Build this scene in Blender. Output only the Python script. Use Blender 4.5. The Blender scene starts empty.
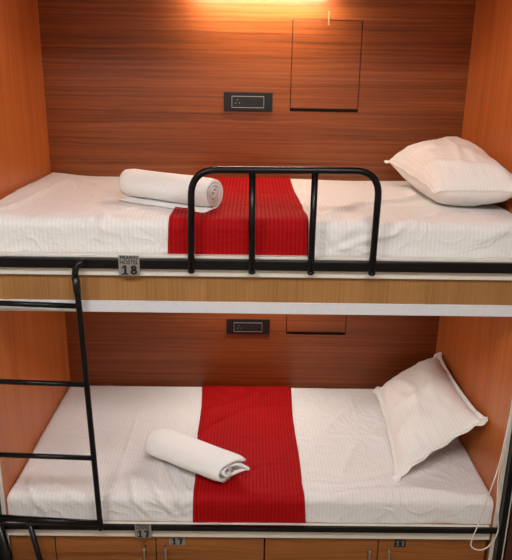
import bpy, bmesh, math, random
from mathutils import Vector, Matrix, noise
random.seed(4)
PI = math.pi
sc = bpy.context.scene
COL = sc.collection

# ------------------------------------------------------------------ materials
def lin(c):
    return tuple(((v / 255) / 12.92 if v / 255 <= .04045 else ((v / 255 + .055) / 1.055) ** 2.4) for v in c) + (1,)

class NT:
    def __init__(s, name):
        s.m = bpy.data.materials.new(name); s.m.use_nodes = True
        s.t = s.m.node_tree; s.b = s.t.nodes['Principled BSDF']
    def n(s, typ, ins=None, **kw):
        k = s.t.nodes.new(typ)
        for a, v in kw.items(): setattr(k, a, v)
        for a, v in (ins or {}).items():
            if isinstance(v, bpy.types.NodeSocket): s.t.links.new(v, k.inputs[a])
            else: k.inputs[a].default_value = v
        return k
    def link(s, a, b): s.t.links.new(a, b)
    def set(s, **kw):
        for a, v in kw.items():
            a = a.replace('_', ' ')
            if isinstance(v, bpy.types.NodeSocket): s.link(v, s.b.inputs[a])
            else: s.b.inputs[a].default_value = v
        return s.m
    def math(s, op, a, b=0.0):
        k = s.n('ShaderNodeMath', operation=op)
        for i, v in enumerate((a, b)):
            if isinstance(v, bpy.types.NodeSocket): s.link(v, k.inputs[i])
            else: k.inputs[i].default_value = v
        return k.outputs[0]
    def ramp(s, fac, stops):
        k = s.n('ShaderNodeValToRGB'); s.link(fac, k.inputs[0])
        e = k.color_ramp.elements
        while len(e) < len(stops): e.new(.5)
        for q, (p, c) in zip(e, stops): q.position = p; q.color = c
        return k.outputs[0]

def plain(name, c, rough=.5, metal=0.0, nscale=60, bump=.02, coat=0.0, spec=.5):
    t = NT(name)
    co = t.n('ShaderNodeTexCoord').outputs['Object']
    ns = t.n('ShaderNodeTexNoise', {'Vector': co, 'Scale': nscale, 'Detail': 4.0}).outputs['Fac']
    c0 = lin(c); d = tuple(v * .94 for v in c0[:3]) + (1,)
    col = t.ramp(ns, [(.3, d), (.7, c0)])
    bp = t.n('ShaderNodeBump', {'Height': ns, 'Strength': bump, 'Distance': .002}).outputs[0]
    rg = t.math('ADD', t.math('MULTIPLY', ns, .12), rough - .06)
    return t.set(Base_Color=col, Roughness=rg, Metallic=metal, Normal=bp, Coat_Weight=coat, Specular_IOR_Level=spec)

def wood(name, across, along, dark, mid, light, rough=.35, figure=1.0, fine=110, spec=.5, seed=0.0):
    """laminate whose grain runs along axis `along` and changes along axis `across`"""
    t = NT(name)
    co = t.n('ShaderNodeTexCoord').outputs['Object']
    sp = t.n('ShaderNodeSeparateXYZ', {0: co})
    A = sp.outputs[across]; L = sp.outputs[along]
    # slow warp of the grain lines -> flat-sawn figure
    wv = t.n('ShaderNodeCombineXYZ', {0: t.math('MULTIPLY', L, 2.2), 1: t.math('MULTIPLY', A, 9.0), 2: seed})
    warp = t.n('ShaderNodeTexNoise', {'Vector': wv.outputs[0], 'Scale': 1.0, 'Detail': 3.0, 'Roughness': .6}).outputs['Fac']
    A2 = t.math('ADD', A, t.math('MULTIPLY', warp, .07 * figure))
    v1 = t.n('ShaderNodeCombineXYZ', {0: t.math('MULTIPLY', L, 1.2), 1: t.math('MULTIPLY', A2, fine), 2: seed + 3})
    n1 = t.n('ShaderNodeTexNoise', {'Vector': v1.outputs[0], 'Scale': 1.0, 'Detail': 3.0, 'Roughness': .55}).outputs['Fac']
    v2 = t.n('ShaderNodeCombineXYZ', {0: t.math('MULTIPLY', L, .5), 1: t.math('MULTIPLY', A2, 16.0), 2: seed + 7})
    n2 = t.n('ShaderNodeTexNoise', {'Vector': v2.outputs[0], 'Scale': 1.0, 'Detail': 2.0}).outputs['Fac']
    v3 = t.n('ShaderNodeCombineXYZ', {0: t.math('MULTIPLY', L, 14.0), 1: t.math('MULTIPLY', A, 500.0), 2: seed + 5})
    n3 = t.n('ShaderNodeTexNoise', {'Vector': v3.outputs[0], 'Scale': 1.0, 'Detail': 2.0}).outputs['Fac']
    f = t.math('ADD', t.math('ADD', t.math('MULTIPLY', n1, .62), t.math('MULTIPLY', n2, .38)),
               t.math('MULTIPLY', t.math('SUBTRACT', n3, .5), .16))
    col = t.ramp(f, [(.30, lin(dark)), (.5, lin(mid)), (.70, lin(light))])
    bp = t.n('ShaderNodeBump', {'Height': f, 'Strength': .06, 'Distance': .001}).outputs[0]
    rg = t.math('ADD', t.math('MULTIPLY', n1, .15), rough - .07)
    return t.set(Base_Color=col, Roughness=rg, Normal=bp, Specular_IOR_Level=spec)

def satin(name, c, c2, period, rough=.75, weave=900, sheen=.3, axis=0, cross=0.0, wrinkle=2.2, spec=.3):
    """striped satin cotton: stripes follow object axis"""
    t = NT(name)
    co = t.n('ShaderNodeTexCoord').outputs['UV']
    sp = t.n('ShaderNodeSeparateXYZ', {0: co})
    A = sp.outputs[axis]; Bx = sp.outputs[1 - axis]
    s = t.math('SINE', t.math('MULTIPLY', A, 2 * PI / period))
    s = t.math('ADD', t.math('MULTIPLY', s, 1.4), .5)
    k = t.n('ShaderNodeClamp', {0: s}).outputs[0]
    if cross:
        s2 = t.math('SINE', t.math('MULTIPLY', Bx, 2 * PI / (period * 1.3)))
        k = t.math('ADD', t.math('MULTIPLY', k, 1 - cross), t.math('MULTIPLY', t.math('ADD', t.math('MULTIPLY', s2, .5), .5), cross))
    v = t.n('ShaderNodeVectorMath', {0: co, 1: (weave, weave, 1)}, operation='MULTIPLY').outputs[0]
    ns = t.n('ShaderNodeTexNoise', {'Vector': v, 'Scale': 1.0, 'Detail': 1.0}).outputs['Fac']
    big = t.n('ShaderNodeTexNoise', {'Vector': co, 'Scale': 9.0, 'Detail': 4.0}).outputs['Fac']
    wr = t.n('ShaderNodeTexNoise', {'Vector': co, 'Scale': 7.0, 'Detail': 5.0, 'Distortion': 1.6, 'Roughness': .45}).outputs['Fac']
    wr = t.math('POWER', t.math('SUBTRACT', 1.0, t.math('MULTIPLY', t.math('ABSOLUTE', t.math('SUBTRACT', wr, .5)), 2.0)), 5.0)
    col = t.ramp(k, [(0, lin(c2)), (1, lin(c))])  # woven stripes; their difference in sheen is put into the colour
    h = t.math('ADD', t.math('MULTIPLY', k, .13), t.math('ADD', t.math('MULTIPLY', ns, .25), t.math('ADD', t.math('MULTIPLY', big, 1.6), t.math('MULTIPLY', wr, wrinkle))))
    bp = t.n('ShaderNodeBump', {'Height': h, 'Strength': .4, 'Distance': .002}).outputs[0]
    rg = t.math('SUBTRACT', rough, t.math('MULTIPLY', k, .18))
    return t.set(Base_Color=col, Roughness=rg, Normal=bp, Sheen_Weight=sheen, Specular_IOR_Level=spec)

def terry(name, c):
    t = NT(name)
    co = t.n('ShaderNodeTexCoord').outputs['Object']
    n1 = t.n('ShaderNodeTexNoise', {'Vector': co, 'Scale': 420.0, 'Detail': 2.0}).outputs['Fac']
    n2 = t.n('ShaderNodeTexNoise', {'Vector': co, 'Scale': 30.0, 'Detail': 4.0}).outputs['Fac']
    c0 = lin(c)
    col = t.ramp(n1, [(.3, tuple(v * .9 for v in c0[:3]) + (1,)), (.7, c0)])
    h = t.math('ADD', n1, t.math('MULTIPLY', n2, 2.0))
    bp = t.n('ShaderNodeBump', {'Height': h, 'Strength': .5, 'Distance': .003}).outputs[0]
    return t.set(Base_Color=col, Roughness=.95, Normal=bp, Sheen_Weight=.4)

def emit(name, c, strength):
    t = NT(name)
    co = t.n('ShaderNodeTexCoord').outputs['Object']
    ns = t.n('ShaderNodeTexNoise', {'Vector': co, 'Scale': 5.0}).outputs['Fac']
    st = t.math('MULTIPLY', t.math('ADD', t.math('MULTIPLY', ns, .1), .95), strength)
    return t.set(Base_Color=lin(c), Emission_Color=lin(c), Emission_Strength=st)

M = {}
M['wood_back'] = wood('dark red laminate, horizontal grain', 2, 0, (88, 42, 17), (133, 68, 27), (162, 92, 41), .34, .35, 95, .45)
M['wood_back2'] = wood('dark red laminate, horizontal grain lower', 2, 0, (100, 46, 19), (134, 66, 27), (160, 86, 40), .36, .3, 95, .4, 4.0)
M['wood_side'] = wood('orange laminate, vertical grain', 1, 2, (160, 82, 34), (188, 102, 45), (203, 121, 58), .36, .7, 75, .45, 2.0)
M['wood_door'] = wood('brown laminate, horizontal grain', 2, 0, (96, 54, 24), (146, 88, 40), (168, 106, 54), .4, 1.0, 90, .4, 9.0)
M['fascia'] = wood('light oak laminate, fine vertical grain', 0, 2, (132, 90, 48), (158, 112, 62), (176, 130, 78), .5, .15, 260, .35, 5.0)
M['white_paint'] = plain('off white edge band', (224, 218, 206), .4)
M['white_trim'] = plain('cool white edge band', (218, 218, 222), .4)
M['black_metal'] = plain('black enamel steel', (5, 5, 6), .3, 0, 90, .1, .0, .3)
M['black_plastic'] = plain('black plastic', (14, 14, 15), .35)
M['dark_gap'] = plain('dark recess board', (26, 14, 9), .8)
M['module'] = plain('charcoal socket module', (30, 31, 34), .3)
M['steel'] = plain('brushed steel', (190, 186, 178), .3, .9)
M['dull_silver'] = plain('grey silver plate', (150, 146, 142), .45, .35)
M['letter'] = plain('black lettering', (18, 14, 16), .5)
M['letter_grey'] = plain('grey lettering', (110, 108, 106), .5)
M['dark_card'] = plain('black card', (22, 20, 24), .5)
M['sheet'] = satin('white striped satin cotton', (234, 231, 228), (229, 225, 222), .0145, wrinkle=4.0)
M['pillow'] = satin('white satin pillowcase', (240, 237, 232), (236, 232, 227), .013, wrinkle=.7)
M['red'] = satin('red quilted satin', (170, 5, 10), (148, 4, 8), .0145, .85, 900, .0, 0, .12, spec=.15)
M['towel'] = terry('white terry cloth', (250, 249, 246))
M['cord'] = plain('white cord', (225, 215, 205), .7, 0, 300, .4)
M['brass'] = plain('old brass latch', (176, 140, 96), .4, .6)
M['lamp'] = emit('warm led diffuser', (255, 236, 212), 98.0)
M['lamp2'] = emit('warm led diffuser lower', (250, 248, 243), 64.0)
M['lampbody'] = plain('grey lamp casing', (120, 112, 100), .5)
M['wall'] = plain('cream wall paint', (214, 204, 190), .8, 0, 8)
M['floor'] = plain('beige floor tile', (150, 135, 115), .4, 0, 12)
M['ceil'] = plain('white ceiling paint', (230, 226, 218), .85, 0, 8)
M['panel_light'] = emit('ceiling light diffuser', (250, 249, 250), 25.0)
M['dark_panel'] = wood('dark brown laminate side', 0, 2, (50, 26, 16), (70, 38, 22), (84, 46, 28), .45, .6, 80, .4, 12.0)

# ------------------------------------------------------------------ helpers
def build(name, bm, mat, parent=None, smooth=False, loc=None):
    me = bpy.data.meshes.new(name)
    bmesh.ops.recalc_face_normals(bm, faces=bm.faces[:])
    bm.to_mesh(me); bm.free()
    o = bpy.data.objects.new(name, me); COL.objects.link(o)
    if mat: me.materials.append(mat)
    if smooth:
        for p in me.polygons: p.use_smooth = True
    if parent is not None:
        o.parent = parent
        o.matrix_parent_inverse = Matrix.Translation(parent.location).inverted()
    return o

def tag(o, label, cat=None, group=None):
    o['label'] = label
    if cat: o['category'] = cat
    if group: o['group'] = group
    return o

def thing(name, loc, label, cat, group=None):
    o = bpy.data.objects.new(name, None); COL.objects.link(o)
    o.location = loc; o.empty_display_size = .05
    return tag(o, label, cat, group)

def structure(name, bm, mat):
    o = build(name, bm, mat); o['kind'] = 'structure'; return o

def box(bm, a, b, bev=0.0):
    x0, y0, z0 = a; x1, y1, z1 = b
    r = bmesh.ops.create_cube(bm, size=1)
    vs = r['verts']
    for v in vs:
        v.co = Vector(((x0 + x1) / 2 + v.co.x * (x1 - x0), (y0 + y1) / 2 + v.co.y * (y1 - y0), (z0 + z1) / 2 + v.co.z * (z1 - z0)))
    if bev > 0:
        es = list({e for v in vs for e in v.link_edges})
        bmesh.ops.bevel(bm, geom=es, offset=bev, segments=2, affect='EDGES', profile=.5)
    return bm

def bx(a, b, bev=0.0): return box(bmesh.new(), a, b, bev)

def tube(bm, pts, r, n=14, cap=True):
    pts = [Vector(p) for p in pts]; rings = []
    up = None
    for i, p in enumerate(pts):
        if i == 0: t = pts[1] - pts[0]
        elif i == len(pts) - 1: t = pts[-1] - pts[-2]
        else: t = (pts[i + 1] - p).normalized() + (p - pts[i - 1]).normalized()
        t.normalize()
        if up is None:
            up = Vector((0, 1, 0)) if abs(t.y) < .9 else Vector((1, 0, 0))
        up = (up - t * up.dot(t)).normalized()
        s = t.cross(up)
        rr = r[i] if isinstance(r, (list, tuple)) else r
        rings.append([bm.verts.new(p + rr * (math.cos(2 * PI * k / n) * up + math.sin(2 * PI * k / n) * s)) for k in range(n)])
    for a, b in zip(rings, rings[1:]):
        for k in range(n): bm.faces.new((a[k], a[(k + 1) % n], b[(k + 1) % n], b[k]))
    if cap:
        bm.faces.new(rings[0][::-1]); bm.faces.new(rings[-1])
    return bm

def rounded(pts, rad, seg=8):
    """polyline with rounded corners"""
    pts = [Vector(p) for p in pts]; out = [pts[0]]
    for i in range(1, len(pts) - 1):
        a = (pts[i - 1] - pts[i]); b = (pts[i + 1] - pts[i])
        d = min(rad, a.length * .5, b.length * .5)
        A = pts[i] + a.normalized() * d; Bp = pts[i] + b.normalized() * d
        for k in range(seg + 1):
            u = k / seg
            out.append(A * (1 - u) ** 2 + pts[i] * 2 * u * (1 - u) + Bp * u * u)
    out.append(pts[-1]); return out

def catmull(pts, seg=8):
    P = [Vector(p) for p in pts]; P = [P[0] * 2 - P[1]] + P + [P[-1] * 2 - P[-2]]; out = []
    for i in range(1, len(P) - 2):
        for k in range(seg):
            t = k / seg
            out.append(.5 * ((2 * P[i]) + (P[i + 1] - P[i - 1]) * t + (2 * P[i - 1] - 5 * P[i] + 4 * P[i + 1] - P[i + 2]) * t * t
                             + (3 * P[i] - P[i - 1] - 3 * P[i + 1] + P[i + 2]) * t ** 3))
    out.append(P[-2]); return out

def sphere(bm, c, r, sx=1, sy=1, sz=1):
    q = bmesh.ops.create_uvsphere(bm, u_segments=14, v_segments=8, radius=r)
    for v in q['verts']: v.co = Vector((c[0] + v.co.x * sx, c[1] + v.co.y * sy, c[2] + v.co.z * sz))

def lettering(name, text, cx, y, cz, size, mat, parent, sx=1.0):
    cu = bpy.data.curves.new(name, 'FONT'); cu.body = text; cu.size = size
    cu.align_x = 'CENTER'; cu.align_y = 'CENTER'; cu.extrude = .0004; cu.offset = size * .018
    tmp = bpy.data.objects.new(name + '_source', cu); COL.objects.link(tmp)
    dg = bpy.context.evaluated_depsgraph_get()
    me = bpy.data.meshes.new_from_object(tmp.evaluated_get(dg))
    bpy.data.objects.remove(tmp); bpy.data.curves.remove(cu)
    me.transform(Matrix.Translation((cx, y, cz)) @ Matrix.Rotation(PI / 2, 4, 'X') @ Matrix.Diagonal((sx, 1, 1, 1)))
    me.materials.clear(); me.materials.append(mat)
    o = bpy.data.objects.new(name, me); COL.objects.link(o)
    o.parent = parent; o.matrix_parent_inverse = Matrix.Translation(parent.location).inverted()
    return o

# ------------------------------------------------------------------ dimensions
W = 1.90
BU, BL = .930, .973          # depth of the upper and the lower back wall
ZU, ZL = 1.669, .573         # tops of the two mattresses
DU, DL = 1.552, .462         # tops of the two decks
HATCH_U = (1.106, 1.416, 1.976, 2.367)
HATCH_L = (1.122, 1.428, .864, 1.17)

# ------------------------------------------------------------------ room shell
def back_wall(name, y, z0, z1, h, mat):
    x0, x1, hz0, hz1 = h; bm = bmesh.new()
    T = .02
    box(bm, (-.02, y, z0), (x0, y + T, z1)); box(bm, (x1, y, z0), (W + .02, y + T, z1))
    box(bm, (x0, y, z0), (x1, y + T, hz0)); box(bm, (x0, y, hz1), (x1, y + T, z1))
    return structure(name, bm, mat)
back_wall('wall_back_upper', BU, DU - .1, 2.62, HATCH_U, M['wood_back'])
back_wall('wall_back_lower', BL, 0, 1.36, HATCH_L, M['wood_back2'])
structure('wall_left', bx((-.02, .002, 0), (0, BL + .02, 2.62)), M['wood_side'])
structure('wall_right', bx((W, .002, 0), (W + .02, BL + .02, 2.62)), M['wood_side'])
structure('ceiling_bunk', bx((-.02, 0, 2.62), (W + .02, BL + .02, 2.66)), M['wood_side'])
structure('floor', bx((-1.4, -2.9, -.05), (3.3, BL + .1, 0)), M['floor'])
structure('ceiling', bx((-1.4, -2.9, 2.95), (3.3, BL + .1, 3.0)), M['ceil'])
structure('wall_front', bx((-1.4, -2.95, 0), (3.3, -2.9, 2.95)), M['wall'])
structure('wall_far_left', bx((-1.4, .0, 0), (-.075, .03, 2.95)), M['dark_panel'])
structure('wall_far_right', bx((1.967, .0, 0), (3.3, .03, 2.95)), M['dark_panel'])
structure('wall_top', bx((-.075, .0, 2.66), (1.967, .03, 2.95)), M['dark_panel'])
structure('wall_end_left', bx((-1.45, -2.9, 0), (-1.4, .03, 2.95)), M['wall'])
structure('wall_end_right', bx((3.3, -2.9, 0), (3.35, .03, 2.95)), M['wall'])
structure('trim_1', bx((-.014, -.006, 0), (0, .002, 2.62), .001), M['white_paint'])
structure('trim_2', bx((W, -.006, 0), (W + .014, .002, 2.62), .001), M['white_paint'])
structure('shade_valance', bx((0, 0, 2.45), (W, .02, 2.62), .001), M['white_trim'])  # unseen valance, added to shade the top of the upper back wall
structure('trim_3', bx((1.940, -.008, 0), (1.955, .0, 2.62), .001), M['white_paint'])

for x, lb in ((.05, 'white ceiling light panel over the left half of the aisle'), (1.35, 'white ceiling light panel over the right half of the aisle')):
    t = thing('ceiling_light', (x, -1.7, 2.95), lb, 'light')
    for ya in (-2.02, -1.4): build('frame', bx((x - .32, ya, 2.93), (x + .32, ya + .02, 2.95)), M['white_trim'], t)
    build('diffuser', bx((x - .31, -2.0, 2.925), (x + .31, -1.4, 2.949)), M['panel_light'], t)

# ------------------------------------------------------------------ posts
def post(x0, x1, label):
    t = thing('corner_post', ((x0 + x1) / 2, -.02, 0), label, 'post')
    build('pole', bx((x0, -.034, .012), (x1, -.001, 2.62), .003), M['black_metal'], t)
    build('foot_plate', bx((x0 - .01, -.045, 0), (x1 + .01, -.001, .012), .002), M['black_metal'], t)
post(-.052, -.0155, 'black square steel post at the left end of the bunks')
post(1.9155, 1.9385, 'black square steel post at the right end of the bunks behind the white cord')

# ------------------------------------------------------------------ bunk frames
t = thing('bunk_bed', (.95, 0, 1.347), 'upper bunk deck with white edge rail, black bar and light oak front board', 'bunk bed')
build('deck', bx((.001, .012, 1.36), (W - .001, BU - .001, DU)), M['fascia'], t)
o = build('rail_board', bx((-.0, -.014, 1.484), (W, .012, 1.557), .002), M['white_paint'], t); o['label'] = 'white edge rail'
build('metal_bar', bx((-.015, -.034, 1.5135), (1.9155, -.0142, 1.5500), .004), M['black_metal'], t)
build('front_board', bx((.0, .003, 1.388), (W, .012, 1.484)), M['fascia'], t)
build('trim_strip', bx((.0, -.004, 1.347), (W, .012, 1.388), .0015), M['white_trim'], t)
t = thing('bunk_bed', (.95, 0, .4), 'lower bunk deck with white edge rail and black bar above the lockers', 'bunk bed')
build('deck', bx((.001, .012, .405), (W - .001, BL - .001, DL)), M['fascia'], t)
o = build('rail_board', bx((.0, -.014, .4135), (1.888, .012, .465), .002), M['white_paint'], t); o['label'] = 'white edge rail'
build('metal_bar', bx((-.015, -.034, .4560), (1.9155, -.0142, .476), .004), M['black_metal'], t)

# ------------------------------------------------------------------ guard rail
t = thing('guard_rail', (1.04, -.045, 1.52), 'black tubular guard rail with rounded corners on the edge of the upper bunk', 'guard rail')
R = .0115
build('hoop', tube(bmesh.new(), rounded([(.737, -.043, 1.513), (.742, -.043, 1.853), (1.349, -.043, 1.857), (1.345, -.043, 1.516)], .085, 10), R), M['black_metal'], t, True)
for xa, xb in ((.941, .938), (1.139, 1.140)):
    build('upright', tube(bmesh.new(), [(xa, -.043, 1.513), (xb, -.043, 1.850)], R * .95), M['black_metal'], t, True)
for x in (.737, .941, 1.139, 1.345):
    bm = bmesh.new(); sphere(bm, (x, -.043, 1.512), .0125, 1, 1, .7)
    build('foot_cap', bm, M['black_metal'], t, True)

# ------------------------------------------------------------------ ladder
t = thing('bunk_ladder', (.17, -.05, 0), 'black tubular bunk ladder hooked onto the upper bunk edge at the left', 'ladder')
RL = .0105
def lx(z, right=True):
    f = (1.5 - z) / 1.0
    return (.351 + .024 * f) if right else (-.052 + .024 * f)
for right in (True, False):
    hx = .03 if right else -.03
    pts = [(lx(.475, right), -.05, .475), (lx(1.0, right), -.05, 1.0), (lx(1.43, right), -.052, 1.43), (lx(1.5, right) - .001, -.056, 1.5),
           (lx(1.52, right) + hx * .2, -.05, 1.527), (lx(1.54, right) + hx * .7, -.042, 1.538), (lx(1.54, right) + hx, -.030, 1.538)]
    build('stile', tube(bmesh.new(), catmull(pts, 6), RL), M['black_metal'], t, True)
    bm = bmesh.new(); tube(bm, [(lx(1.49, right) - .001, -.0555, 1.49), (lx(1.435, right), -.053, 1.435)], RL * 1.22)
    build('grip_sleeve', bm, M['black_plastic'], t, True)
for z in (1.388, 1.092, .793):
    build('rung', tube(bmesh.new(), [(lx(z, False), -.05, z + .008), (lx(z), -.05, z - .004)], .0095), M['black_metal'], t, True)
build('rung', tube(bmesh.new(), [(lx(.5, False), -.052, .527), (lx(.5), -.052, .503)], .0125), M['black_metal'], t, True)
for x in (.108, -.012):
    build('lower_leg', tube(bmesh.new(), [(x, -.052, .495), (x + .07, -.052, 0.012)], .0105 if x > 0 else .0165), M['black_metal'], t, True)
    build('rubber_foot', tube(bmesh.new(), [(x + .0675, -.052, .03), (x + .07, -.052, 0)], .019), M['black_plastic'], t, True)

# ------------------------------------------------------------------ mattresses and runners
def fold(s, L, h, r):
    """position along the edge-to-edge axis, drop below the top, outward tilt"""
    def side(q):
        if q >= r: return q, 0.0, 0.0
        a = (r - q) / r
        if a <= PI / 2: return r - r * math.sin(a), r - r * math.cos(a), math.sin(a)
        return 0.0, r + (r - q) - r * PI / 2, 1.0
    if s < L / 2:
        p, d, n = side(s); return p, d, -n
    p, d, n = side(L - s); return L - p, d, n

def seg_d(px, py, a, b):
    ax, ay = a; bx_, by = b
    dx, dy = bx_ - ax, by - ay; l2 = dx * dx + dy * dy
    u = max(0, min(1, ((px - ax) * dx + (py - ay) * dy) / l2))
    qx, qy = ax + dx * u - px, ay + dy * u - py
    return math.hypot(qx, qy), u

class Bed:
    def __init__(s, top, bottom, depth, y0, seed, creases):
        s.top, s.y0, s.seed, s.cr = top, y0, seed, creases
        s.h = top - bottom; s.L = W - .006; s.D = depth; s.r = .028; s.rx = .014
    def disp(s, u, v):
        k = s.seed
        d = .007 * noise.noise(Vector((u * 3.2, v * 3.2, k)))
        w = noise.noise(Vector((u * 5 + k, v * 7 + 1.5 * u, 3.1)))
        d += .005 * (1 - abs(w) * 2.5) * max(0, noise.noise(Vector((u * 2, v * 2, k + 9))) + .3)
        for pts, wd, ht in s.cr:
            best = 9; uu = 0; n = len(pts) - 1
            for i in range(n):
                q, u_ = seg_d(u, v, pts[i], pts[i + 1])
                if q < best: best = q; uu = (i + u_) / n
            if best < wd * 4:
                taper = min(1, 5 * uu) * min(1, 5 * (1 - uu)) if n else 1
                d += 1.5 * ht * math.exp(-(best / wd) ** 2) * (.25 + .75 * taper)
        if v < .02:   # soft vertical gathers on the front face
            f = min(1, (.02 - v) / .06)
            d += f * .003 * noise.noise(Vector((u * 16, v * 3, k + 20)))
        return d + .004
    def point(s, u, v, off=0.0):
        px, dx, nx = fold(u, s.L, s.h, s.rx); py, dy, ny = fold(v, s.D, s.h, s.r)
        drop = min(s.h, (dx ** 4 + dy ** 4) ** .25)
        nz = math.sqrt(max(0, 1 - min(1, nx * nx + ny * ny)))
        n = Vector((nx, ny, nz)); n.normalize()
        side = max(abs(nx), abs(ny))
        d = s.disp(u, v) * (1 - .35 * side) + off
        # keep the cloth inside the cubby: no bulge through the side and back walls
        if nx: d = min(d, .004) if py > .01 else min(d, .0045)
        if ny > 0: d = min(d, .002)
        p = Vector((.003 + px, s.y0 + py, s.top - drop)) + n * d
        p.z = max(p.z, s.top - s.h + .0005)
        if abs(nx) > .99 and abs(ny) > .99: p.z = min(p.z, s.top - drop)
        p.x = max(.0015, min(W - .0015, p.x))
        return p
    def samples(s, L, n):
        r = s.rx if L == s.L else s.r
        lo = r - (s.h - r) - r * PI / 2
        hi = L - lo
        fine = [lo + (r - lo) * i / 26 for i in range(26)]
        mid = [r + (L - 2 * r) * i / n for i in range(n + 1)]
        return fine + mid + [hi - q + lo for q in fine[::-1]]
    def mesh(s, us, vs, off=0.0, edge=None):
        bm = bmesh.new(); uvl = bm.loops.layers.uv.new('UVMap')
        g = []; info = {}
        for i, u in enumerate(us):
            row = []
            for v in vs:
                uu = u + (edge(u, v) if edge else 0)
                q = bm.verts.new(s.point(uu, v, off)); info[q] = (uu, v); row.append(q)
            g.append(row)
        for i in range(len(us) - 1):
            for j in range(len(vs) - 1):
                f = bm.faces.new((g[i][j], g[i + 1][j], g[i + 1][j + 1], g[i][j + 1]))
                for l in f.loops: l[uvl].uv = info[l.vert]
        return bm

def solid(o, th, offset=1):
    m = o.modifiers.new('cloth_thickness', 'SOLIDIFY'); m.thickness = th; m.offset = offset

def make_bed(bed, label, rlabel, x0, x1, wob, ext):
    cx = W / 2
    t = thing('mattress', (cx, .45, bed.top - bed.h), label, 'mattress')
    b = bed
    build('mattress_core', bx((.02, b.y0 + .014, b.top - b.h), (W - .02, b.y0 + b.D - .014, b.top - .016), .02), M['sheet'], t)
    o = build('fitted_sheet', b.mesh(b.samples(b.L, 230), b.samples(b.D, 110)), M['sheet'], t, True)
    vs = b.samples(b.D, 110)
    n = 60
    us = [x0 - .006 + (x1 - x0) * i / n for i in range(n + 1)]
    def edge(u, v):
        f = (u - us[0]) / (us[-1] - us[0])
        return wob[0](v) * (1 - f) + wob[1](v) * f
    r = build('bed_runner', b.mesh(us, vs, .0035, edge), M['red'], None, True)
    solid(r, .003, 1)
    tag(r, rlabel, 'bed runner')

up = Bed(ZU, DU, BU - .02 - .006, .02, 2.0, [
    ([(.0, -.3), (.0, .35), (.0, 1.3)], .13, .012),
    ([(.02, -.02), (.08, .10), (.11, .45), (.12, .78)], .012, .007),
    ([(.30, .62), (.12, .80)], .02, .004),
    ([(.40, .10), (.44, .02), (.43, -.06)], .02, .010),
    ([(.10, .05), (.30, .08), (.46, .10)], .012, .003),
    ([(.46, .10), (.52, .16), (.62, .15)], .012, .005),
    ([(.30, .55), (.34, .10), (.33, -.05)], .006, .002),
    ([(1.17, .06), (1.25, .16), (1.34, .25), (1.50, .33), (1.60, .46), (1.62, .70)], .016, .014),
    ([(1.20, -.06), (1.30, .01), (1.36, .10)], .018, .006),
    ([(1.19, -.10), (1.30, -.05), (1.42, -.02), (1.48, .03)], .012, .008),
    ([(1.19, -.02), (1.24, -.07), (1.36, -.09)], .010, .005),
    ([(1.48, .02), (1.58, .10), (1.66, .22)], .018, .006),
    ([(1.60, .02), (1.68, .12), (1.80, .20)], .015, .005),
    ([(1.70, -.05), (1.80, .00), (1.88, .06)], .014, .006),
    ([(1.10, .10), (.90, .30), (.80, .60)], .02, .003),
    ([(.80, .55), (1.0, .45), (1.1, .52)], .012, .004),
    ([(.75, .20), (.95, .24), (1.1, .20)], .012, .003),
])
make_bed(up, 'white mattress in striped sheets on the upper bunk', 'red quilted cloth runner across the upper mattress behind the guard rail', .664, 1.128,
         (lambda v: -.004 + .012 * v + .004 * math.sin(9 * v), lambda v: .004 * math.sin(7 * v) - .012 * max(0, v) + .05 * max(0, .1 - v)), 0)

lo = Bed(ZL, DL, BL - .02 - .006, .02, 6.0, [
    ([(1.20, .30), (1.32, .55), (1.50, .80)], .018, .007),
    ([(1.30, .10), (1.40, .36), (1.56, .52)], .016, .006),
    ([(1.20, .47), (1.40, .45), (1.58, .44)], .006, .004),
    ([(1.16, .10), (1.30, .07), (1.45, .10), (1.52, .16)], .014, .007),
    ([(1.18, -.01), (1.34, .03), (1.55, .06), (1.75, .04)], .016, .006),
    ([(1.45, .60), (1.45, .85)], .006, .003),
    ([(1.52, .12), (1.70, .20), (1.86, .36)], .02, .004),
    ([(.56, .26), (.62, .08), (.69, -.06)], .010, .013),
    ([(.52, .16), (.57, .03), (.66, -.08)], .010, .011),
    ([(.62, .22), (.67, .08), (.71, -.02)], .009, .010),
    ([(.45, .14), (.49, .0), (.56, -.08)], .012, .008),
    ([(.05, .12), (.09, .02), (.15, -.07)], .014, .008),
    ([(.03, .25), (.12, .12), (.22, .03), (.30, -.02)], .014, .006),
    ([(.10, .22), (.25, .24), (.42, .22)], .012, .003),
    ([(.40, .02), (.405, .5), (.40, .9)], .006, .003),
    ([(.20, .60), (.40, .57), (.62, .60)], .006, .002),
    ([(.73, .66), (.82, .70), (.93, .79), (.98, .88)], .018, .008),
    ([(.72, .44), (.80, .52), (.93, .66), (1.12, .72)], .024, .009),
    ([(.90, .40), (1.0, .43), (1.14, .54)], .02, .007),
    ([(.86, .16), (.98, .22), (1.12, .24)], .02, .006),
    ([(1.0, .80), (1.10, .86)], .014, .004),
])
make_bed(lo, 'white mattress in striped sheets on the lower bunk', 'red quilted cloth runner across the lower mattress under the loose towel roll', .716, 1.15,
         (lambda v: .012 - .032 * min(1, max(0, v)) + .003 * math.sin(11 * v), lambda v: .004 * math.sin(8 * v) + .004 + .10 * max(0, .08 - v)), 0)

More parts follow.
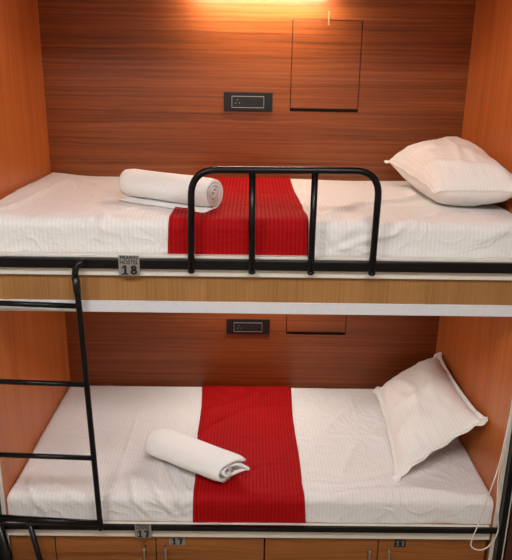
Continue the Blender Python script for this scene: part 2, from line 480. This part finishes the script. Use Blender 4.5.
# ------------------------------------------------------------------ pillows
def pillow(name, label, A, B, C, D, th_up, th_dn, zmin, flange, seed, creases=(), sag=0.0, tips=.03):
    """A-B-C-D corners in order; u runs A->B, v runs A->D"""
    A, B, C, D = map(Vector, (A, B, C, D))
    nrm = (B - A).cross(D - A).normalized()
    if nrm.z < 0: nrm = -nrm
    t = thing(name, ((A + B + C + D) / 4)[:], label, 'pillow')
    N = 64
    Lu = (B - A).length; Lv = (D - A).length
    def base(u, v):
        bu = u * (1 - .07 * (1 - v * v) * abs(u) ** 2); bv = v * (1 - .05 * (1 - u * u) * abs(v) ** 2)
        a, b = (bu + 1) / 2, (bv + 1) / 2
        return (A * (1 - a) + B * a) * (1 - b) + (D * (1 - a) + C * a) * b
    def th(u, v):
        return ((1 - abs(u) ** 2.7) ** .55) * ((1 - abs(v) ** 2.7) ** .55)
    def clampp(p, i=0):
        p.z = max(p.z, zmin + .001 * i); p.x = min(p.x, W - .004); p.y = min(p.y, (BU if zmin > 1 else BL) - .004); return p
    def surf(u, v, side):
        T = th(u, v); p = base(u, v)
        q = Vector((u * 2.2, v * 2.6, seed + side))
        d = T * (th_up if side > 0 else th_dn)
        edge = max(abs(u), abs(v))
        pucker = max(0, edge - .45) / .55
        ang = v * Lv * 38 if abs(u) > abs(v) else u * Lu * 38
        d += T * (.010 * noise.noise(q) + .005 * noise.noise(q * 2.7))
        d += T ** .5 * pucker * .006 * noise.noise(Vector((ang * .55, seed, side * 3)))
        if side > 0:
            for pts, wd, ht in creases:
                best = min(seg_d(u, v, pts[i], pts[i + 1])[0] for i in range(len(pts) - 1))
                d += 1.5 * ht * math.exp(-(best / wd) ** 2) * T ** .5
        p = p + nrm * d * side
        p.z -= sag * (1 - u * u) * (1 - v * v) * (1 if side > 0 else .0)
        return clampp(p)
    bm = bmesh.new(); uvl = bm.loops.layers.uv.new('UVMap'); info = {}
    cs = [math.sin(PI / 2 * (2 * i / N - 1)) for i in range(N + 1)]
    grids = []
    for side in (1, -1):
        g = [[None] * (N + 1) for _ in range(N + 1)]
        for i, u in enumerate(cs):
            for j, v in enumerate(cs):
                rim = i in (0, N) or j in (0, N)
                if side < 0 and rim: g[i][j] = grids[0][i][j]; continue
                g[i][j] = bm.verts.new(surf(u, v, side)); info[g[i][j]] = (u * Lu / 2, v * Lv / 2)
        grids.append(g)
        for i in range(N):
            for j in range(N):
                q = (g[i][j], g[i + 1][j], g[i + 1][j + 1], g[i][j + 1])
                f = bm.faces.new(q if side > 0 else q[::-1])
                for l in f.loops: l[uvl].uv = info[l.vert]
    o = build('pillow_body', bm, M['pillow'], t, True)
    # stitched border standing out around the seam, slightly wavy
    bm = bmesh.new(); uvl = bm.loops.layers.uv.new('UVMap'); info = {}
    ring = [(c, -1) for c in cs[:-1]] + [(1, c) for c in cs[:-1]] + [(-c, 1) for c in cs[:-1]] + [(-1, -c) for c in cs[:-1]]
    rows = []
    K = 4
    for k, (u, v) in enumerate(ring):
        p0 = base(u, v); cx = base(0, 0)
        e = 1e-2
        out = Vector()
        if abs(u) == 1: out += (base(u, v) - base(u * .95, v)).normalized()
        if abs(v) == 1: out += (base(u, v) - base(u, v * .95)).normalized()
        out.normalize()
        corner = (abs(u) * abs(v)) ** 12
        row = []
        for m in range(K + 1):
            f = m / K
            w = flange * (1 + tips / flange * corner) * f
            wave = .006 * f * noise.noise(Vector((k * .21, seed * 3, 1.7))) + .0035 * f * math.sin(k * .55 + 2 * noise.noise(Vector((k * .05, 2, seed))))
            p = p0 + out * (w - .006) + nrm * wave
            q = bm.verts.new(clampp(p)); info[q] = (u * Lu / 2 + w * (1 if u == 1 else -1 if u == -1 else 0), v * Lv / 2 + w); row.append(q)
        rows.append(row)
    for k in range(len(rows)):
        a, b = rows[k], rows[(k + 1) % len(rows)]
        for m in range(K):
            f = bm.faces.new((a[m], b[m], b[m + 1], a[m + 1]))
            for l in f.loops: l[uvl].uv = info[l.vert]
    o = build('stitched_border', bm, M['pillow'], t, True); solid(o, .004, 0)

pillow('pillow', 'plump white pillow on the upper bunk against the right wall',
       (1.538, .78, ZU + .110), (1.892, .88, ZU + .175), (1.895, .11, ZU + .100), (1.615, .25, ZU + .072),
       .105, .110, ZU + .006, .010, 3.0,
       [([(-.9, .4), (-.2, .75), (.9, .8)], .08, .010), ([(-.2, .7), (.1, .1), (.2, -.5)], .06, .006), ([(-.9, -.3), (-.3, -.1)], .06, .006)], tips=.014)
pillow('pillow', 'white pillow on the lower bunk leaning against the right wall',
       (1.592, .84, ZL + .050), (1.872, .85, ZL + .235), (1.872, .19, ZL + .250), (1.552, .15, ZL + .022),
       .095, .060, ZL + .006, .022, 8.0,
       [([(-.6, .1), (.2, .2), (.8, -.1)], .10, .006), ([(-.3, -.6), (.1, 0), (-.1, .7)], .08, .006), ([(-.8, .6), (-.2, .5)], .05, .005)], tips=.018)

# ------------------------------------------------------------------ towels
def towel(label, P0, P1, rad, turns, flat, tail, loose, seed, ztop, th=.0085):
    P0, P1 = Vector(P0), Vector(P1)
    ax = (P1 - P0); L = ax.length; ax.normalize()
    side = ax.cross(Vector((0, 0, 1))).normalized()      # points to the front of the bunk
    r0 = .007
    prof = []
    n = int(turns * 34)
    # starts in the middle, ends at the bottom (angle -90 deg), then the tail lies on the sheet
    for i in range(n + 1):
        f = i / n; a = -PI / 2 + (f - 1) * turns * 2 * PI
        r = r0 + (rad - r0 - th / 2) * f
        r *= 1 + .03 * noise.noise(Vector((a * .8, seed, 0)))
        prof.append((r * math.cos(a), r * math.sin(a) * flat, f))
    lowest = prof[-1][1]
    for k in range(1, 13):
        prof.append((tail * k / 12, lowest + .003 * math.sin(k * .5), 1.0))
    m = 42
    bm = bmesh.new(); G = []
    for i in range(m + 1):
        s = i / m
        row_o, row_i = [], []
        for k, (a, b, f) in enumerate(prof):
            # ends are stepped: layers end at slightly different places
            j0 = loose * noise.noise(Vector((f * 9, seed, 1))) ; j1 = loose * noise.noise(Vector((f * 9, seed, 5)))
            if f >= 1: j0 += .006; j1 += -.004
            if loose > .01:
                j1 += .050 * math.exp(-abs(f - (1 - .36 / turns)) / .05) + .065 * math.exp(-abs(f - (1 - 1.25 / turns)) / .07) + .02 * (1 - f)
            pos = (j0 * (1 - s) + (L + j1) * s)
            e = min(s, 1 - s)
            sq = 1 - .10 * math.exp(-(e / .05) ** 2)
            wob = 1 + .04 * noise.noise(Vector((s * 5, f * 3 + a * 20, seed)))
            pa, pb = a * sq * wob, b * sq * wob
            if k > n: pb = b
            # tangent for thickness
            k2 = min(k + 1, len(prof) - 1); k1 = max(k - 1, 0)
            tx, ty = prof[k2][0] - prof[k1][0], prof[k2][1] - prof[k1][1]; tl = math.hypot(tx, ty) or 1
            nx, ny = ty / tl, -tx / tl
            c = P0 + ax * pos
            for row, sg in ((row_o, 1), (row_i, -1)):
                q = c + side * (pa + nx * th * .42 * sg) + Vector((0, 0, pb + ny * th * .42 * sg))
                q.z = max(q.z, ztop + (.0 if sg > 0 else .001))
                row.append(bm.verts.new(q))
        G.append((row_o, row_i))
    nk = len(prof)
    for i in range(m):
        (o0, i0), (o1, i1) = G[i], G[i + 1]
        for k in range(nk - 1):
            bm.faces.new((o0[k], o0[k + 1], o1[k + 1], o1[k]))
            bm.faces.new((i0[k], i1[k], i1[k + 1], i0[k + 1]))
        bm.faces.new((o0[0], o1[0], i1[0], i0[0])); bm.faces.new((o0[-1], i0[-1], i1[-1], o1[-1]))
    for i in (0, m):
        ro, ri = G[i]
        for k in range(nk - 1): bm.faces.new((ro[k], ri[k], ri[k + 1], ro[k + 1]))
    o = build('rolled_towel', bm, M['towel'], None, True)
    tag(o, label, 'towel')
    return o
rz = ZU + .070
towel('tightly rolled white towel at the left end of the red runner on the upper bunk', (.460, .36, rz), (.805, .150, rz), .066, 3.6, .96, .064, .004, 1.0, ZU + .012, .0115)
rz = ZL + .071
tw = towel('loosely rolled white towel with ragged end lying across the lower bunk', (.530, .310, rz), (.850, .105, rz), .104, 2.6, .56, .02, .030, 5.0, ZL + .012, .012)

# ------------------------------------------------------------------ sockets
def socket(y, x0, x1, z0, z1, fx0, fx1, fz0, fz1, label):
    t = thing('power_socket', ((x0 + x1) / 2, y, z0), label, 'socket', None)
    build('face_plate', bx((x0, y - .007, z0), (x1, y, z1), .002), M['black_plastic'], t)
    bm = bmesh.new(); w = .0028; ya, yb = y - .0105, y - .007
    box(bm, (fx0, ya, fz0), (fx1, yb, fz0 + w)); box(bm, (fx0, ya, fz1 - w), (fx1, yb, fz1))
    box(bm, (fx0, ya, fz0 + w), (fx0 + w * .7, yb, fz1 - w)); box(bm, (fx1 - w * .7, ya, fz0 + w), (fx1, yb, fz1 - w))
    f = build('module_frame', bm, M['steel'], t); f['label'] = 'thin silver frame'
    mw = (fx1 - fx0 - .008) / 3
    for k in range(3):
        a = fx0 + .003 + k * (mw + .001)
        mod = build('socket_module' if k != 1 else 'rocker_switch', bx((a, y - .0098, fz0 + .004), (a + mw, y - .007, fz1 - .004), .0008), M['module'], t)
        if k != 1:
            cz = (fz0 + fz1) / 2; cx = a + mw / 2
            for dx, dz in ((0, .009), (-.008, -.005), (.008, -.005)):
                b2 = bmesh.new(); r = bmesh.ops.create_cone(b2, cap_ends=True, segments=12, radius1=.0028, radius2=.0028, depth=.0012)
                for v in b2.verts: v.co = Vector((cx + dx + v.co.x, y - .0102 + v.co.z, cz + dz + v.co.y))
                h = build('pin_hole', b2, M['letter'] if k else M['dull_silver'], t)
socket(BU, .806, 1.026, 1.974, 2.058, .842, .988, 1.990, 2.042, 'black power socket plate on the back wall of the upper bunk')
socket(BL, .818, 1.038, .866, .948, .855, 1.000, .880, .931, 'black power socket plate on the back wall of the lower bunk')

# ------------------------------------------------------------------ fold-down hatches
def hatch(y, h, label, mat):
    x0, x1, z0, z1 = h
    t = thing('wall_hatch', ((x0 + x1) / 2, y, z0), label, 'wall hatch')
    bk = build('recess_back', bx((x0 + .0002, y + .012, z0 + .0002), (x1 - .0002, y + .019, z1 - .0002)), M['dark_gap'], t)
    build('panel', bx((x0 + .0035, y - .0005, z0 + .016), (x1 - .0035, y + .012, z1 - .0035), .001), mat, t)
    cx = (x0 + x1) / 2 + .004
    l = build('latch', bx((cx - .004, y - .006, z1 - .022), (cx + .004, y - .0008, z1 + .036), .0015), M['brass'], t); l['label'] = 'small brass turn latch'
    l2 = build('latch_screw', tube(bmesh.new(), [(cx, y - .009, z1 + .006), (cx, y - .006, z1 + .006)], .003, 10), M['steel'], t)
hatch(BU, HATCH_U, 'square flush hatch with brass latch in the upper back wall', M['wood_back'])
hatch(BL, HATCH_L, 'flush hatch in the lower back wall, mostly behind the upper bunk edge', M['wood_back2'])

# ------------------------------------------------------------------ lamp above the upper bunk
def wall_lamp(y, z, label, mat):
    t = thing('wall_lamp', (.97, y, z + .515), label, 'lamp')
    build('base_plate', bx((.68, y - .135, z + .509), (1.26, y, z + .519), .002), M['lampbody'], t)
    for a, b, c in ((.66, .68, .431), (1.26, 1.28, .450)):
        build('end_cap', bx((a, y - .135, z + c), (b, y - .09, z + .519), .004), M['lampbody'], t)
    build('diffuser', tube(bmesh.new(), [(.68, y - .11, z + .490), (1.26, y - .11, z + .490)], .0165, 16), mat, t, True)
wall_lamp(BU, 2.0, 'warm light batten at the top edge of the upper bunk back wall', M['lamp'])
wall_lamp(BL, .82, 'warm light batten under the upper deck, hidden behind its front board', M['lamp2'])

# ------------------------------------------------------------------ lockers
def locker(x0, x1, seam, label, hx):
    t = thing('locker_cabinet', ((x0 + x1) / 2, .3, 0), label, 'cabinet')
    y = .004
    build('body', box(bx((x0, y + .02, .06), (x1, .9, .398)), (x0 + .01, y + .05, 0), (x1 - .01, .88, .06)), M['dark_gap'], t)
    for (a, b, h) in ((x0, seam, hx[0]), (seam, x1, hx[1])):
        d = build('door', bx((a + .0018, y, .065), (b - .0018, y + .018, .4030), .001), M['wood_door'], t)
        bm = tube(bmesh.new(), rounded([(h, y, .358), (h, y - .022, .356), (h, y - .022, .255), (h, y, .253)], .012, 5), .0042, 10)
        k = build('handle', bm, M['steel'], d, True); k.matrix_parent_inverse = Matrix.Identity(4)
        k['label'] = 'slim steel bar handle'
        bm = bmesh.new(); sphere(bm, (h, y - .022, .356), .0065)
        k2 = build('handle_knob', bm, M['steel'], d, True); k2.matrix_parent_inverse = Matrix.Identity(4)
        # doors sit at the origin of the thing's own offset
        for c in (k, k2): c.parent = d
    return t
# a narrow fixed panel closes the left end
fp = build('filler_panel', bx((.003, .004, .0), (.176, .022, .4030), .001), M['wood_door'])
tag(fp, 'narrow brown filler panel left of the lockers behind the ladder foot', 'panel')
locker(.1785, 1.004, .576, 'wooden two-door locker below the left half of the lower bunk', (.532, .616))
locker(1.007, 1.886, 1.457, 'wooden two-door locker below the right half of the lower bunk', (1.420, 1.498))

# ------------------------------------------------------------------ number plates
def digits(txt, cx, y, cz, h, wd, mat, parent, sx=1.0):
    """bold sans digits cut from thin sheet"""
    bm = bmesh.new(); adv = h * .78 * sx; x = cx - adv * (len(txt) - 1) / 2
    def quad(pts):
        lo_ = [bm.verts.new((p[0], y, p[1])) for p in pts]; hi_ = [bm.verts.new((p[0], y - .0007, p[1])) for p in pts]
        bm.faces.new(hi_); n = len(pts)
        for i in range(n): bm.faces.new((lo_[i], lo_[(i + 1) % n], hi_[(i + 1) % n], hi_[i]))
    def ring(rx, rz, c):
        n = 24
        for i in range(n):
            a, b = 2 * PI * i / n, 2 * PI * (i + 1) / n
            P = lambda t_, q: (c[0] + (rx - q) * math.cos(t_), c[1] + (rz - q) * math.sin(t_))
            quad([P(a, 0), P(b, 0), P(b, wd), P(a, wd)])
    for ch in txt:
        w2 = h * .27 * sx
        if ch == '1':
            quad([(x - wd * .3, cz - h / 2), (x + wd * .8, cz - h / 2), (x + wd * .8, cz + h / 2), (x - wd * .3, cz + h / 2)])
            quad([(x - wd * .3, cz + h / 2), (x - w2, cz + h * .26), (x - w2, cz + h * .10), (x - wd * .3, cz + h * .26)])
            quad([(x - w2, cz - h / 2), (x + w2 * 1.1, cz - h / 2), (x + w2 * 1.1, cz - h / 2 + wd * .6), (x - w2, cz - h / 2 + wd * .6)])
        elif ch == '7':
            quad([(x - w2, cz + h / 2 - wd), (x + w2, cz + h / 2 - wd), (x + w2, cz + h / 2), (x - w2, cz + h / 2)])
            quad([(x - w2 * .5, cz - h / 2), (x - w2 * .5 + wd * 1.2, cz - h / 2), (x + w2, cz + h / 2 - wd), (x + w2 - wd * 1.2, cz + h / 2 - wd)])
        elif ch == '8':
            ring(w2 * .95, h * .27, (x, cz + h * .23)); ring(w2 * 1.15, h * .29, (x, cz - h * .21))
        x += adv
    return build('number', bm, mat, parent)

def sign(x0, x1, z0, z1, y, lines, label, plate, ink):
    t = thing('number_plate', ((x0 + x1) / 2, y, z0), label, 'sign')
    build('plate', bx((x0, y - .0015, z0), (x1, y, z1), .0006), plate, t)
    for (txt, cz, size, sx) in lines:
        if txt.isdigit(): digits(txt, (x0 + x1) / 2, y - .0014, cz, size * .86, size * .2, ink, t, sx)
        else: lettering('lettering', txt, (x0 + x1) / 2, y - .0018, cz, size, ink, t, sx)
yb = -.0335
sign(.492, .563, 1.492, 1.562, yb, [('PRARIN', 1.5535, .0185, .95), ('HOSTEL', 1.5375, .0185, .95), ('18', 1.5110, .038, 1.2)],
     'silver number plate 18 on the black bar of the upper bunk', M['dull_silver'], M['letter'])
sign(.503, .566, .426, .4895, yb, [('PRARIN', .4825, .0155, .95), ('HOSTEL', .4695, .0155, .95), ('17', .4445, .036, 1.1)],
     'silver number plate 17 on the black bar of the lower bunk', M['dull_silver'], M['letter'])
sign(.628, .692, .362, .398, .0038, [('17', .380, .034, 1.1)], 'small grey number sticker 17 on the left locker beside its handle', M['dull_silver'], M['letter'])
sign(1.520, 1.565, .362, .397, .0038, [('17', .380, .030, 1.0)], 'small black number sticker on the right locker beside its handle', M['dark_card'], M['letter_grey'])

# ------------------------------------------------------------------ white cord
cp = [(1.900, -.018, 1.20), (1.893, -.026, 1.056), (1.882, -.03, .85), (1.870, -.034, .742), (1.850, -.04, .645), (1.826, -.042, .52), (1.806, -.043, .432),
      (1.812, -.043, .402), (1.840, -.043, .390), (1.868, -.043, .400), (1.892, -.043, .435), (1.903, -.043, .480), (1.896, -.042, .54), (1.884, -.04, .62),
      (1.878, -.034, .72), (1.888, -.03, .85), (1.899, -.026, 1.05), (1.903, -.018, 1.20)]
cd = build('hanging_cord', tube(bmesh.new(), catmull(cp, 8), .0024, 8), M['cord'], None, True)
tag(cd, 'thin white looped cord hanging at the right end of the lower bunk', 'cord')
hk = thing('cord_hook', (1.902, -.006, 1.2), 'small steel hook on the right edge trim holding the white cord', 'hook')
build('hook_arm', tube(bmesh.new(), rounded([(1.902, -.006, 1.205), (1.902, -.026, 1.195), (1.902, -.026, 1.22)], .008, 5), .0022, 8), M['steel'], hk, True)

# ------------------------------------------------------------------ world, camera
w = bpy.data.worlds.new('World'); sc.world = w; w.use_nodes = True
w.node_tree.nodes['Background'].inputs[0].default_value = (1, .93, .86, 1)
w.node_tree.nodes['Background'].inputs[1].default_value = .05

cam = bpy.data.cameras.new('Camera'); co = bpy.data.objects.new('Camera', cam); COL.objects.link(co)
r = Vector((0.99988327, -0.00439199, 0.01463417)); u = Vector((-0.012576, 0.30737141, 0.95150652)); fw = Vector((0.00867714, 0.95157949, -0.30728029))
m = Matrix((r, u, -fw)).transposed().to_4x4(); m.translation = Vector((0.9358, -2.1784, 2.1734))
co.matrix_world = m
cam.sensor_fit = 'VERTICAL'; cam.sensor_height = 24; cam.lens = 664.165 / 560 * 24
cam.clip_start = .02
sc.camera = co
vs = sc.view_settings
sc.display_settings.display_device = 'sRGB'
vs.view_transform = 'Standard'; vs.look = 'None'; vs.gamma = 1; vs.use_curve_mapping = False
vs.exposure = 0.05

# repeats of one kind share a group phrase
GROUPS = {'mattress': 'mattresses on the bunks', 'bed runner': 'red runners across the mattresses', 'pillow': 'white pillows on the bunks',
          'towel': 'rolled white towels on the bunks', 'socket': 'black sockets on the back walls', 'wall hatch': 'flush hatches in the back walls',
          'lamp': 'warm battens on the back walls', 'cabinet': 'wooden lockers below the lower bunk', 'sign': 'number plates and stickers',
          'light': 'ceiling light panels over the aisle', 'post': 'black posts at the bunk ends', 'bunk bed': 'bunk decks one above the other'}
for o in sc.objects:
    if o.parent is None and o.get('category') in GROUPS: o['group'] = GROUPS[o['category']]
